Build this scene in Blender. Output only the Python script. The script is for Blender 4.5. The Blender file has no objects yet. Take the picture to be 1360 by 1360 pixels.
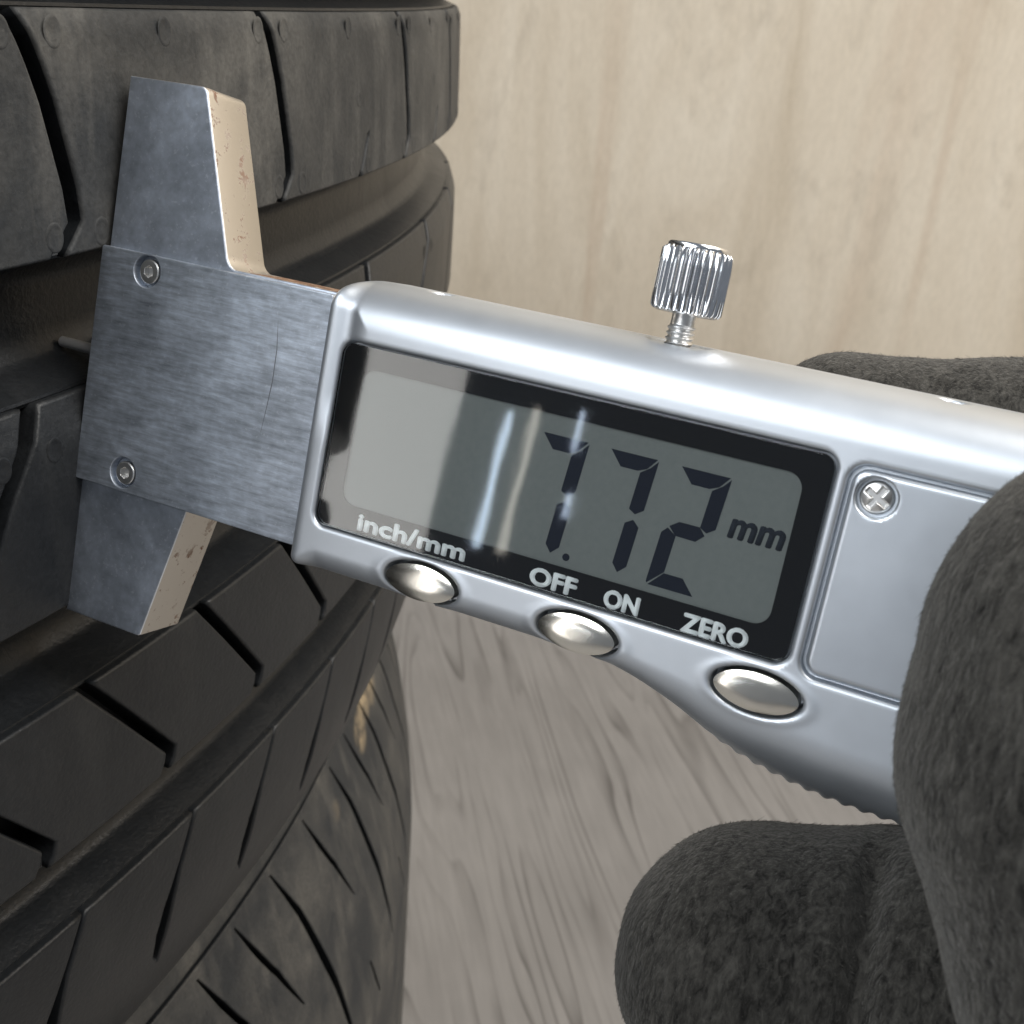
import bpy, bmesh, math, random
import numpy as np
from mathutils import Vector, Matrix
from mathutils.geometry import delaunay_2d_cdt
random.seed(7); rng = np.random.default_rng(7)
MM = 0.001
scene = bpy.context.scene
COL = scene.collection

# ------------------------------------------------------------------ frames (millimetres)
# world: x = outward from the tyre at the measured spot, y = along the tread away from the camera, z = tyre axis, up
R = 359.196
B = np.array([[0.99993239, -0.00297677, 0.01124005]])
_a, _b = 0.258941453, -0.0116281786
_ax = np.array([math.sin(_b), -math.sin(_a)*math.cos(_b), math.cos(_a)*math.cos(_b)])
_e1 = np.array([1.0, 0, 0]) - _ax*_ax[0]; _e1 /= np.linalg.norm(_e1)
B = np.array([_e1, np.cross(_ax, _e1), _ax])          # gauge frame -> world
C0 = np.array([0.0, -8.415, 0.0])
def g2w(p): return B @ (np.asarray(p, float) - C0)
FLOOR_Z = -400.0
WALL_Y = 920.0

# ------------------------------------------------------------------ camera
cam_d = bpy.data.cameras.new('camera'); cam = bpy.data.objects.new('camera', cam_d); COL.objects.link(cam)
cr = Vector((0.902158, 0.424717, 0.075675)); cdn = Vector((0.241906, -0.352788, -0.903893)); cf = Vector((-0.357201, 0.83376, -0.421012))
cu = -cdn; cb = -cf
M = Matrix(((cr.x, cu.x, cb.x, 84.545273*MM), (cr.y, cu.y, cb.y, -76.397719*MM), (cr.z, cu.z, cb.z, 33.884384*MM), (0, 0, 0, 1)))
cam.matrix_world = M
cam_d.sensor_width = 36; cam_d.lens = 36*1501.76/1360
cam_d.clip_start = 0.005; cam_d.clip_end = 50
cam_d.dof.use_dof = True; cam_d.dof.focus_distance = 0.108; cam_d.dof.aperture_fstop = 80
scene.camera = cam
cy = scene.cycles; cy.max_bounces = 6; cy.diffuse_bounces = 3; cy.glossy_bounces = 4; cy.transparent_max_bounces = 8
cy.use_adaptive_sampling = True; cy.adaptive_threshold = 0.012

# ------------------------------------------------------------------ light
w = bpy.data.worlds.new('World'); scene.world = w; w.use_nodes = True
bgn = w.node_tree.nodes['Background']; bgn.inputs[0].default_value = (0.80, 0.88, 1.0, 1); bgn.inputs[1].default_value = 0.21
def area(name, loc, target, sx, sy, power, col):
    d = bpy.data.lights.new(name, 'AREA'); d.shape = 'RECTANGLE'; d.size = sx; d.size_y = sy; d.energy = power; d.color = col
    o = bpy.data.objects.new(name, d); COL.objects.link(o); o.location = loc
    o.rotation_euler = (Vector(target) - Vector(loc)).to_track_quat('-Z', 'Y').to_euler(); return o
def gdir(x, y, z):
    v = B @ np.array([x, y, z]); return Vector(v/np.linalg.norm(v))
# a wide high opening behind the camera, daylight (its foot is a little above the gauge's horizon)
def gpos(x, y, z): return Vector(g2w((x, y, z)))*MM
k = gdir(-.50, -.75, .43)*1.8
area('daylight_opening', k, (0.04, 0, 0), 2.4, 0.75, 44, (0.90, 0.955, 1.0))
# added fill high on the right, brightens wall, floor and far tread
area('wall_fill', (1.15, 0.20, 1.5), (0.0, 0.80, -0.2), 1.6, 1.2, 62, (1.0, 0.965, 0.91))
# added light strip behind the camera, mirrored in the display's left third
area('mirror_strip', gpos(-916, -2512, -420), gpos(40, 0, 0), 0.275, 2.0, 6.5, (1.0, 0.97, 0.94))
# tube lamps far behind the camera, mirrored as thin streaks in the display
for px_, pz_, ln_, pw_, cl_ in ((-646, -460, .34, .22, (.68, .82, 1.0)), (-580, -450, .36, .10, (1.0, .93, .82)), (-457, -300, .10, .05, (.68, .80, 1.0)), (-447, -480, .06, .03, (.68, .80, 1.0))):
    area('tube_lamp', gpos(px_, -2512, pz_), gpos(48, 0, 0), 0.016, ln_, pw_, cl_)
scene.view_settings.view_transform = 'Standard'; scene.view_settings.look = 'None'
scene.view_settings.exposure = 0; scene.view_settings.gamma = 1

# ------------------------------------------------------------------ material helpers
def new_mat(name):
    m = bpy.data.materials.new(name); m.use_nodes = True
    nt = m.node_tree; return m, nt, nt.nodes['Principled BSDF'], nt.nodes, nt.links
def noise(nt, scale, detail=4, rough=.55, vec=None, dist=0):
    n = nt.nodes.new('ShaderNodeTexNoise'); n.inputs['Scale'].default_value = scale; n.inputs['Detail'].default_value = detail
    n.inputs['Roughness'].default_value = rough; n.inputs['Distortion'].default_value = dist
    if vec is not None: nt.links.new(vec, n.inputs['Vector'])
    return n.outputs['Fac']
def ramp(nt, fac, stops):
    n = nt.nodes.new('ShaderNodeValToRGB'); e = n.color_ramp.elements
    while len(e) < len(stops): e.new(0.5)
    for i, (p, c) in enumerate(stops):
        e[i].position = p; e[i].color = (*c, 1) if len(c) == 3 else c
    nt.links.new(fac, n.inputs[0]); return n.outputs[0]
def mapping(nt, vec, scale=(1, 1, 1), rot=(0, 0, 0), loc=(0, 0, 0)):
    n = nt.nodes.new('ShaderNodeMapping'); n.inputs['Scale'].default_value = scale; n.inputs['Rotation'].default_value = rot; n.inputs['Location'].default_value = loc
    nt.links.new(vec, n.inputs['Vector']); return n.outputs[0]
def coord(nt, kind='Object'): return nt.nodes.new('ShaderNodeTexCoord').outputs[kind]
def wpos(nt): return nt.nodes.new('ShaderNodeNewGeometry').outputs['Position']
def mix(nt, fac, a, b, blend='MIX'):
    n = nt.nodes.new('ShaderNodeMix'); n.data_type = 'RGBA'; n.blend_type = blend
    for sock, v in ((n.inputs[0], fac), (n.inputs[6], a), (n.inputs[7], b)):
        if isinstance(v, (int, float)): sock.default_value = v
        elif isinstance(v, tuple): sock.default_value = (*v, 1) if len(v) == 3 else v
        else: nt.links.new(v, sock)
    return n.outputs[2]
def math_n(nt, op, a, b=0.0, clamp=False):
    n = nt.nodes.new('ShaderNodeMath'); n.operation = op; n.use_clamp = clamp
    for i, v in enumerate((a, b)):
        if isinstance(v, (int, float)): n.inputs[i].default_value = v
        else: nt.links.new(v, n.inputs[i])
    return n.outputs[0]
def bump(nt, h, strength, dist, normal=None):
    n = nt.nodes.new('ShaderNodeBump'); n.inputs['Strength'].default_value = strength; n.inputs['Distance'].default_value = dist
    nt.links.new(h, n.inputs['Height'])
    if normal is not None: nt.links.new(normal, n.inputs['Normal'])
    return n.outputs[0]

# ---- rubber
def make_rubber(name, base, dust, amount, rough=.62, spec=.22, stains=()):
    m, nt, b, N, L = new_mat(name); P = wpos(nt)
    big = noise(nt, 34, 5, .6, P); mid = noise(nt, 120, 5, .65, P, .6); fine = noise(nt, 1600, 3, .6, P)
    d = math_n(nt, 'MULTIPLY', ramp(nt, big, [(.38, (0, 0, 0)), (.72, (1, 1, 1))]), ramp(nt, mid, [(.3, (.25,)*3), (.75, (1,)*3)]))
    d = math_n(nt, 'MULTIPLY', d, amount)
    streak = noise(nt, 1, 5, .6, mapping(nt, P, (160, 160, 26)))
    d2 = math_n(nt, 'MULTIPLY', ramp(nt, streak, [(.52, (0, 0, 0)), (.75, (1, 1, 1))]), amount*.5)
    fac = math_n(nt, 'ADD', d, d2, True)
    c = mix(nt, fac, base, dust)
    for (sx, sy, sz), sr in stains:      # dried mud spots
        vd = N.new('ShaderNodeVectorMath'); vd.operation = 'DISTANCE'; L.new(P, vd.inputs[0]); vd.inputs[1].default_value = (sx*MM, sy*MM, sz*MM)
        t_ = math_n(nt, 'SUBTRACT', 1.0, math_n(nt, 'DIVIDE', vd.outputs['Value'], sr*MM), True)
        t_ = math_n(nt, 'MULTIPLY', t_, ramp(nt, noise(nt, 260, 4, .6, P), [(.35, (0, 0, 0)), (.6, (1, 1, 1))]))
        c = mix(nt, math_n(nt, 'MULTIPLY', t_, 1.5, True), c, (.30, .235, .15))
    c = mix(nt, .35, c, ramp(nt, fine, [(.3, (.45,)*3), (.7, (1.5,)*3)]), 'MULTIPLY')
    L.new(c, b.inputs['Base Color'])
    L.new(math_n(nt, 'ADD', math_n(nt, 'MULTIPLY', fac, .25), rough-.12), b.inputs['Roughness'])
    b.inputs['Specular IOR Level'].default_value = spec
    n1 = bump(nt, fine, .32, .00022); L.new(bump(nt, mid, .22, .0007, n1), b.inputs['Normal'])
    return m
M_rub = make_rubber('rubber_dusty', (.023, .0255, .0285), (.125, .121, .112), 1.0)
M_rub_shaded = make_rubber('rubber_clean_shaded', (.0105, .0117, .0135), (.045, .046, .046), .45, .50, .3)  # lower ribs: less dust, and their shade put into a darker base colour
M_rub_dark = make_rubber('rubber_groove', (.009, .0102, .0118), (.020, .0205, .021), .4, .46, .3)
M_rub_low = make_rubber('rubber_lower', (.025, .0268, .029), (.115, .109, .098), .9, stains=[((-47.6, 143.4, -136.5), 8), ((-43.9, 133.7, -135.5), 8), ((-39.2, 126.3, -140.0), 6), ((-24.5, 102.0, -141.0), 6)])

# ---- metals
def metal(name, col, rough, brush=None, brush_amt=.15, scratch=0, mott=0.0, metallic=1.0):
    m, nt, b, N, L = new_mat(name); O = coord(nt)
    b.inputs['Metallic'].default_value = metallic
    fine = noise(nt, 900, 4, .6, O)
    base = mix(nt, 1.0, col, ramp(nt, fine, [(.25, (1-mott*.5,)*3), (.75, (1+mott*.3,)*3)]), 'MULTIPLY')
    big = noise(nt, 90, 4, .65, O, .4)
    base = mix(nt, 1.0, base, ramp(nt, big, [(.3, (1-mott,)*3), (.7, (1+mott*.3,)*3)]), 'MULTIPLY')
    h = fine
    if brush:
        st = noise(nt, 1, 3, .7, mapping(nt, O, brush))
        base = mix(nt, 1.0, base, ramp(nt, st, [(.3, (1-brush_amt,)*3), (.7, (1+brush_amt*.5,)*3)]), 'MULTIPLY')
        h = st
    if scratch:
        sp = noise(nt, 2400, 3, .6, O)
        sp = ramp(nt, sp, [(.61, (0, 0, 0)), (.67, (1, 1, 1))])
        base = mix(nt, math_n(nt, 'MULTIPLY', sp, scratch), base, (.85, .88, .92))
    L.new(base, b.inputs['Base Color'])
    rr = math_n(nt, 'ADD', math_n(nt, 'MULTIPLY', big, .14), rough-.07); L.new(rr, b.inputs['Roughness'])
    L.new(bump(nt, h, .12, .00004), b.inputs['Normal'])
    return m
M_plate = metal('brushed_steel', (.66, .715, .80), .50, (240, 240, 1900), .36, .32, .36)
M_base = metal('ground_steel', (.58, .63, .715), .50, (700, 700, 700), .12, .28, .36)
M_body = metal('satin_silver', (.60, .635, .68), .43, None, 0, 0, .03, .88)
M_cover = metal('satin_silver_cover', (.58, .615, .66), .37, None, 0, 0, .03, .94)
M_chrome = metal('chrome', (.80, .81, .83), .14, None, 0, 0, .1)
M_thread = metal('screw_steel', (.84, .83, .81), .34, None, 0, 0, .2)
M_button = metal('polished_button', (.76, .725, .65), .17, None, 0, 0, .06)
M_pin = metal('rod_steel', (.36, .355, .35), .5, None, 0, 0, .1, .35)
# rusty ground edge of the base
def edge_mat():
    m, nt, b, N, L = new_mat('steel_edge_spotted'); O = coord(nt)
    sp = ramp(nt, noise(nt, 620, 5, .7, O, .3), [(.565, (0, 0, 0)), (.62, (1, 1, 1))])
    sp2 = ramp(nt, noise(nt, 130, 3, .6, O), [(.36, (0, 0, 0)), (.52, (1, 1, 1))])
    f = math_n(nt, 'MULTIPLY', sp, sp2)
    L.new(mix(nt, f, (.60, .565, .515), (.17, .085, .045)), b.inputs['Base Color'])
    L.new(math_n(nt, 'SUBTRACT', 1.0, math_n(nt, 'MULTIPLY', f, .9)), b.inputs['Metallic'])
    L.new(math_n(nt, 'ADD', math_n(nt, 'MULTIPLY', f, .35), .40), b.inputs['Roughness'])
    L.new(bump(nt, noise(nt, 1400, 3, .6, O), .2, .00005), b.inputs['Normal'])
    return m
M_edge = edge_mat()
def rust_mat():
    m, nt, b, N, L = new_mat('rust'); O = coord(nt)
    n = noise(nt, 700, 6, .7, O, .5)
    L.new(ramp(nt, n, [(.25, (.035, .02, .015)), (.5, (.15, .075, .04)), (.62, (.36, .26, .18)), (.75, (.55, .47, .38))]), b.inputs['Base Color'])
    b.inputs['Roughness'].default_value = .8
    L.new(bump(nt, n, .8, .0003), b.inputs['Normal']); return m
M_rust = rust_mat()
def plain(name, col, rough, spec=.5, metallic=0):
    m, nt, b, N, L = new_mat(name)
    b.inputs['Base Color'].default_value = (*col, 1); b.inputs['Roughness'].default_value = rough; b.inputs['Specular IOR Level'].default_value = spec; b.inputs['Metallic'].default_value = metallic
    return m
M_black = plain('bezel_black', (.004, .004, .005), .6, .03)
def lcd_mat():
    m, nt, b, N, L = new_mat('lcd_grey'); O = coord(nt)
    n = noise(nt, 1500, 3, .6, O)
    L.new(ramp(nt, n, [(.2, (.175, .186, .181)), (.8, (.205, .213, .205))]), b.inputs['Base Color'])
    b.inputs['Roughness'].default_value = .6; b.inputs['Specular IOR Level'].default_value = .05; return m
M_lcd = lcd_mat()
M_seg = plain('lcd_segment', (.008, .011, .022), .6, .03)
M_segf = plain('lcd_segment_faint', (.020, .024, .034), .6, .03)
M_ink = plain('white_print', (.94, .95, .96), .5)
M_gap = plain('dark_gap', (.01, .01, .01), .6)
def glass_mat():
    m, nt, b, N, L = new_mat('display_glass'); N.remove(b); O = coord(nt)
    out = N['Material Output']; t = N.new('ShaderNodeBsdfTransparent'); t.inputs[0].default_value = (.97, .985, .98, 1)
    g = N.new('ShaderNodeBsdfGlossy'); g.inputs['Roughness'].default_value = .035
    fr = N.new('ShaderNodeFresnel'); fr.inputs[0].default_value = 1.49
    nz = noise(nt, 1, 2, .5, mapping(nt, O, (170, 170, 60)))
    nb = bump(nt, nz, .06, .0002)
    # glossy normal tilted so the added strip's mirror band clears the tyre
    tl = N.new('ShaderNodeVectorTransform'); tl.vector_type = 'VECTOR'; tl.convert_from = 'OBJECT'; tl.convert_to = 'WORLD'; tl.inputs[0].default_value = (.061, 0, 0)
    ad = N.new('ShaderNodeVectorMath'); ad.operation = 'ADD'; L.new(nb, ad.inputs[0]); L.new(tl.outputs[0], ad.inputs[1])
    nm_ = N.new('ShaderNodeVectorMath'); nm_.operation = 'NORMALIZE'; L.new(ad.outputs[0], nm_.inputs[0]); L.new(nm_.outputs[0], g.inputs['Normal'])
    mx = N.new('ShaderNodeMixShader'); L.new(fr.outputs[0], mx.inputs[0]); L.new(t.outputs[0], mx.inputs[1]); L.new(g.outputs[0], mx.inputs[2])
    L.new(mx.outputs[0], out.inputs[0]); return m
M_glass = glass_mat()
# ---- glove cloth
def cloth_mat(name, dark, light):
    m, nt, b, N, L = new_mat(name); O = coord(nt)
    n1 = noise(nt, 1, 4, .65, mapping(nt, O, (1500, 1200, 480), rot=(.3, .5, .2)), .8); n2 = noise(nt, 130, 4, .6, mapping(nt, O, (1, 1, .5), rot=(0, .6, 0)), .8); n3 = noise(nt, 1, 3, .65, mapping(nt, O, (2600, 2200, 1100), rot=(.2, .35, 0)), .5)
    f = math_n(nt, 'ADD', math_n(nt, 'MULTIPLY', n1, .95), math_n(nt, 'MULTIPLY', n2, .22))
    c = ramp(nt, f, [(.42, dark), (.76, light)])
    L.new(mix(nt, .6, c, ramp(nt, n3, [(.25, (.5,)*3), (.75, (1.5,)*3)]), 'MULTIPLY'), b.inputs['Base Color'])
    b.inputs['Roughness'].default_value = .95; b.inputs['Specular IOR Level'].default_value = .08
    b.inputs['Sheen Weight'].default_value = .2; b.inputs['Sheen Roughness'].default_value = .45; b.inputs['Sheen Tint'].default_value = (.9, .86, .8, 1)
    h = bump(nt, n2, .22, .0006); h = bump(nt, n1, .5, .0004, h); L.new(bump(nt, n3, .7, .0004, h), b.inputs['Normal']); return m
M_glove = cloth_mat('glove_cloth', (.012, .0114, .0105), (.066, .062, .055))
M_fuzz = plain('glove_fuzz', (.075, .070, .062), .9, .1)
# ---- wood
def wall_mat():
    m, nt, b, N, L = new_mat('plywood_wall'); P = wpos(nt)
    g = noise(nt, 1, 6, .6, mapping(nt, P, (15, 15, 3.2)), .9); g2 = noise(nt, 1, 5, .6, mapping(nt, P, (75, 75, 9)), .3); bl = noise(nt, 6, 4, .6, P, .3)
    c = ramp(nt, g, [(.25, (.48, .40, .30)), (.5, (.57, .49, .385)), (.75, (.63, .555, .45))])
    c = mix(nt, .18, c, ramp(nt, g2, [(.3, (.80, .77, .73)), (.7, (1.08, 1.08, 1.08))]), 'MULTIPLY')
    st = ramp(nt, noise(nt, 1, 4, .65, mapping(nt, P, (9, 9, .5), loc=(.7, 0, 0)), .8), [(.60, (0, 0, 0)), (.72, (1, 1, 1))])
    c = mix(nt, math_n(nt, 'MULTIPLY', st, .55), c, (.42, .30, .21))
    blot = ramp(nt, noise(nt, 1, 4, .6, mapping(nt, P, (24, 24, 12)), .5), [(.56, (0, 0, 0)), (.74, (1, 1, 1))])
    c = mix(nt, math_n(nt, 'MULTIPLY', blot, .5), c, (.36, .30, .23))
    c = mix(nt, .5, c, ramp(nt, noise(nt, 1, 4, .7, mapping(nt, P, (260, 260, 110))), [(.3, (.86, .85, .84)), (.7, (1.1, 1.1, 1.1))]), 'MULTIPLY')
    L.new(c, b.inputs['Base Color']); b.inputs['Roughness'].default_value = .75; b.inputs['Specular IOR Level'].default_value = .25
    L.new(bump(nt, g2, .1, .001), b.inputs['Normal']); return m
M_wall = wall_mat()
def floor_mat():
    m, nt, b, N, L = new_mat('plywood_floor'); P = wpos(nt)
    v = mapping(nt, P, (1, 1, 1), rot=(0, 0, math.radians(54.5)))
    v2 = mapping(nt, v, (2.4, 26, 1)); n = noise(nt, 1, 2, .4, v2, .25)
    rings = math_n(nt, 'FRACT', math_n(nt, 'MULTIPLY', n, 12.0))
    ln = ramp(nt, rings, [(0, (1, 1, 1)), (.10, (.6,)*3), (.34, (0, 0, 0)), (.94, (0, 0, 0)), (1, (1, 1, 1))])
    keep = ramp(nt, noise(nt, 1, 3, .6, mapping(nt, v, (7, 30, 1), loc=(3, 1, 0))), [(.38, (0, 0, 0)), (.60, (1, 1, 1))])
    lf = math_n(nt, 'MULTIPLY', ln, keep)
    fib = noise(nt, 1, 5, .6, mapping(nt, v, (22, 240, 1))); bl = noise(nt, 7, 4, .6, P)
    c = ramp(nt, bl, [(.3, (.20, .192, .186)), (.7, (.245, .236, .229))])
    c = mix(nt, .45, c, ramp(nt, fib, [(.3, (.78,)*3), (.7, (1.14,)*3)]), 'MULTIPLY')
    c = mix(nt, math_n(nt, 'MULTIPLY', lf, .85), c, (.085, .079, .075))
    L.new(c, b.inputs['Base Color']); b.inputs['Roughness'].default_value = .7; b.inputs['Specular IOR Level'].default_value = .25
    h = bump(nt, lf, -.9, .0020); L.new(bump(nt, fib, .15, .0006, h), b.inputs['Normal']); return m
M_floor = floor_mat()

# ------------------------------------------------------------------ object helpers
def mesh_obj(name, verts, faces, mat, parent=None, smooth=True, normals=None, angle=None):
    me = bpy.data.meshes.new(name); me.from_pydata([tuple(v) for v in verts], [], [tuple(f) for f in faces]); me.update()
    if mat: me.materials.append(mat)
    if smooth: me.polygons.foreach_set('use_smooth', [True]*len(me.polygons))
    if angle is not None and smooth: me.set_sharp_from_angle(angle=math.radians(angle))
    if normals is not None: me.normals_split_custom_set_from_vertices([tuple(n) for n in normals])
    o = bpy.data.objects.new(name, me); COL.objects.link(o)
    if parent: o.parent = parent
    return o
def np_mesh(name, V, Q, mat, parent=None, normals=None):
    me = bpy.data.meshes.new(name); n = len(Q); k = Q.shape[1]
    me.vertices.add(len(V)); me.vertices.foreach_set('co', np.ascontiguousarray(V, np.float32).ravel())
    me.loops.add(n*k); me.loops.foreach_set('vertex_index', np.ascontiguousarray(Q, np.int32).ravel())
    me.polygons.add(n); me.polygons.foreach_set('loop_start', np.arange(0, n*k, k, dtype=np.int32))
    me.update(calc_edges=True); me.validate()
    me.polygons.foreach_set('use_smooth', np.ones(len(me.polygons), bool))
    if mat: me.materials.append(mat)
    if normals is not None: me.normals_split_custom_set_from_vertices(np.asarray(normals, np.float32).tolist())
    o = bpy.data.objects.new(name, me); COL.objects.link(o)
    if parent: o.parent = parent
    return o
def tag(o, label=None, cat=None, kind=None, group=None):
    if label: o['label'] = label
    if cat: o['category'] = cat
    if kind: o['kind'] = kind
    if group: o['group'] = group
    return o
def surface_nets(sdf, lo, hi, h):
    lo = np.array(lo, float); n = np.ceil((np.array(hi)-lo)/h).astype(int)+1
    xs, ys, zs = [lo[i]+h*np.arange(n[i]) for i in range(3)]
    D = np.empty(n, np.float32)
    YY, ZZ = np.meshgrid(ys, zs, indexing='ij')
    step = 16
    for i in range(0, n[0], step):
        x = xs[i:i+step]; m = len(x)
        P = np.stack([np.broadcast_to(x[:, None, None], (m, n[1], n[2])), np.broadcast_to(YY, (m, n[1], n[2])), np.broadcast_to(ZZ, (m, n[1], n[2]))], -1).reshape(-1, 3)
        D[i:i+step] = sdf(P).reshape(m, n[1], n[2])
    S = D < 0; c = n-1
    cnt = np.zeros(c, np.int8); acc = np.zeros((*c, 3), np.float32); ne = np.zeros(c, np.float32)
    corners = [(i, j, k) for i in (0, 1) for j in (0, 1) for k in (0, 1)]
    sl = lambda A, o: A[o[0]:o[0]+c[0], o[1]:o[1]+c[1], o[2]:o[2]+c[2]]
    for o in corners: cnt += sl(S, o)
    act = (cnt > 0) & (cnt < 8)
    ai = np.argwhere(act); idx = -np.ones(c, np.int64); idx[act] = np.arange(len(ai))
    pos = np.zeros((len(ai), 3)); num = np.zeros(len(ai))
    for a in corners:
        for ax in range(3):
            if a[ax]: continue
            b_ = list(a); b_[ax] = 1
            da = D[ai[:, 0]+a[0], ai[:, 1]+a[1], ai[:, 2]+a[2]]; db = D[ai[:, 0]+b_[0], ai[:, 1]+b_[1], ai[:, 2]+b_[2]]
            cr_ = (da < 0) != (db < 0); t = np.where(cr_, da/np.where(cr_, da-db, 1), 0)
            p = np.tile(np.array(a, float), (len(ai), 1)); p[:, ax] = t
            pos += p*cr_[:, None]; num += cr_
    V = lo + h*(ai + pos/num[:, None])
    Q = []
    for ax in range(3):
        u, v = (ax+1) % 3, (ax+2) % 3
        A = np.take(S, range(0, n[ax]-1), ax); Bq = np.take(S, range(1, n[ax]), ax)
        e = np.argwhere(A != Bq); ok = (e[:, u] > 0) & (e[:, v] > 0) & (e[:, u] < n[u]-1) & (e[:, v] < n[v]-1); e = e[ok]
        q = []
        for du, dv in ((-1, -1), (0, -1), (0, 0), (-1, 0)):
            f = e.copy(); f[:, u] += du; f[:, v] += dv; q.append(idx[f[:, 0], f[:, 1], f[:, 2]])
        q = np.stack(q, 1); ins = S[e[:, 0], e[:, 1], e[:, 2]]; q[~ins] = q[~ins][:, ::-1]; Q.append(q)
    Q = np.concatenate(Q)
    def grad(P, e=h*.5):
        g = np.stack([sdf(P+np.eye(3)[i]*e)-sdf(P-np.eye(3)[i]*e) for i in range(3)], 1); return g/(2*e)
    g = grad(V); V = V - np.clip(sdf(V), -h*.6, h*.6)[:, None]*g/np.maximum((g*g).sum(1, keepdims=True), .2)
    g = grad(V); N_ = g/np.maximum(np.linalg.norm(g, axis=1, keepdims=True), 1e-6)
    return V, Q, N_
def rmax(a, b, r):
    return np.minimum(np.maximum(a, b), -r) + np.hypot(np.maximum(a+r, 0), np.maximum(b+r, 0))
def smax(a, b, k):
    h = np.maximum(k-np.abs(a-b), 0)/k; return np.maximum(a, b)+h*h*k*.25
def smin(a, b, k): return -smax(-a, -b, k)
def sstep(a, b, x):
    t = np.clip((x-a)/(b-a), 0, 1); return t*t*(3-2*t)
def rbox2(x, z, x0, x1, z0, z1, r):
    qx = np.abs(x-(x0+x1)/2)-(x1-x0)/2+r; qz = np.abs(z-(z0+z1)/2)-(z1-z0)/2+r
    return np.minimum(np.maximum(qx, qz), 0)+np.hypot(np.maximum(qx, 0), np.maximum(qz, 0))-r

# ================================================================== SETTING
fl = mesh_obj('floor', [(-2.5, -2.5, FLOOR_Z*MM), (2.5, -2.5, FLOOR_Z*MM), (2.5, WALL_Y*MM+.02, FLOOR_Z*MM), (-2.5, WALL_Y*MM+.02, FLOOR_Z*MM)], [(0, 1, 2, 3)], M_floor); tag(fl, kind='structure')
wl = mesh_obj('wall', [(-2.5, WALL_Y*MM, FLOOR_Z*MM-.01), (2.5, WALL_Y*MM, FLOOR_Z*MM-.01), (2.5, WALL_Y*MM, 2.8), (-2.5, WALL_Y*MM, 2.8)], [(0, 1, 2, 3)], M_wall); tag(wl, kind='structure')

# ================================================================== TYRES
ZC1 = -19.0
def dr1(z):
    z = np.asarray(z, float); t = np.maximum(np.abs(z-ZC1)-55, 0)
    d = 16.8*(t/50)**2.2 + 1.2*np.minimum(np.abs(z-ZC1)/55, 1)**2
    return d + np.interp(z, [-12, -11, -7.5, 0, 5], [0, 0, 1.1, 1.1, 0]) + np.interp(z, [27.2, 29.2, 32, 35], [0, .9, .9, 0])
_zz = np.linspace(-410, -120, 600)
_dd = np.interp(_zz, [-410, -394, -375, -350, -320, -300, -205, -190, -173, -172, -150, -131, -124], [24, 17, 11.5, 7, 4.2, 3, 3, 4.3, 6.9, 7.1, 12.2, 17.3, 18])
_k = np.ones(9)/9; _d2 = np.convolve(np.pad(_dd, 4, 'edge'), _k, 'valid')
def dr2(z): return np.interp(z, _zz, _d2)
class Tread:
    def __init__(s, dr): s.dr = dr
    def pt(s, a, z, h):
        a = np.asarray(a, float); z = np.asarray(z, float); d = s.dr(z); dp = (s.dr(z+.3)-s.dr(z-.3))/.6
        nn = np.sqrt(1+dp*dp); nr = 1/nn; nz = dp/nn; r = R-d+h*nr; th = a/R
        P = np.stack([r*np.cos(th)-R, r*np.sin(th), z+h*nz], -1); Nn = np.stack([nr*np.cos(th), nr*np.sin(th), nz], -1)
        return P*MM, Nn
T1 = Tread(dr1); T2 = Tread(dr2)
def inpoly(P, poly):
    x, y = P[:, 0], P[:, 1]; c = np.zeros(len(P), bool); q = np.roll(poly, 1, 0)
    for (x1, y1), (x2, y2) in zip(poly, q):
        if y1 == y2: continue
        m = ((y1 > y) != (y2 > y)) & (x < (x2-x1)*(y-y1)/(y2-y1)+x1); c ^= m
    return c
def resample(poly, d):
    out = []; n = len(poly)
    for i in range(n):
        a, b_ = np.array(poly[i], float), np.array(poly[(i+1) % n], float); k = max(1, int(np.ceil(np.linalg.norm(b_-a)/d)))
        for j in range(k): out.append(a+(b_-a)*j/k)
    return np.array(out)
def offset(poly, d, aniso=None):
    # positive = inward for CCW loops
    a = poly-np.roll(poly, 1, 0); b_ = np.roll(poly, -1, 0)-poly
    na = np.stack([-a[:, 1], a[:, 0]], 1)/np.maximum(np.linalg.norm(a, axis=1, keepdims=True), 1e-9); nb = np.stack([-b_[:, 1], b_[:, 0]], 1)/np.maximum(np.linalg.norm(b_, axis=1, keepdims=True), 1e-9)
    m = na+nb; m = m/np.maximum(np.linalg.norm(m, axis=1, keepdims=True), 1e-9)
    k = 1/np.clip((m*na).sum(1, keepdims=True), .45, 1)
    v = m*k
    if aniso is not None: v = v*aniso
    return poly+v*d
def area2(p): q = np.roll(p, -1, 0); return .5*np.sum(p[:, 0]*q[:, 1]-q[:, 0]*p[:, 1])
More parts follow.
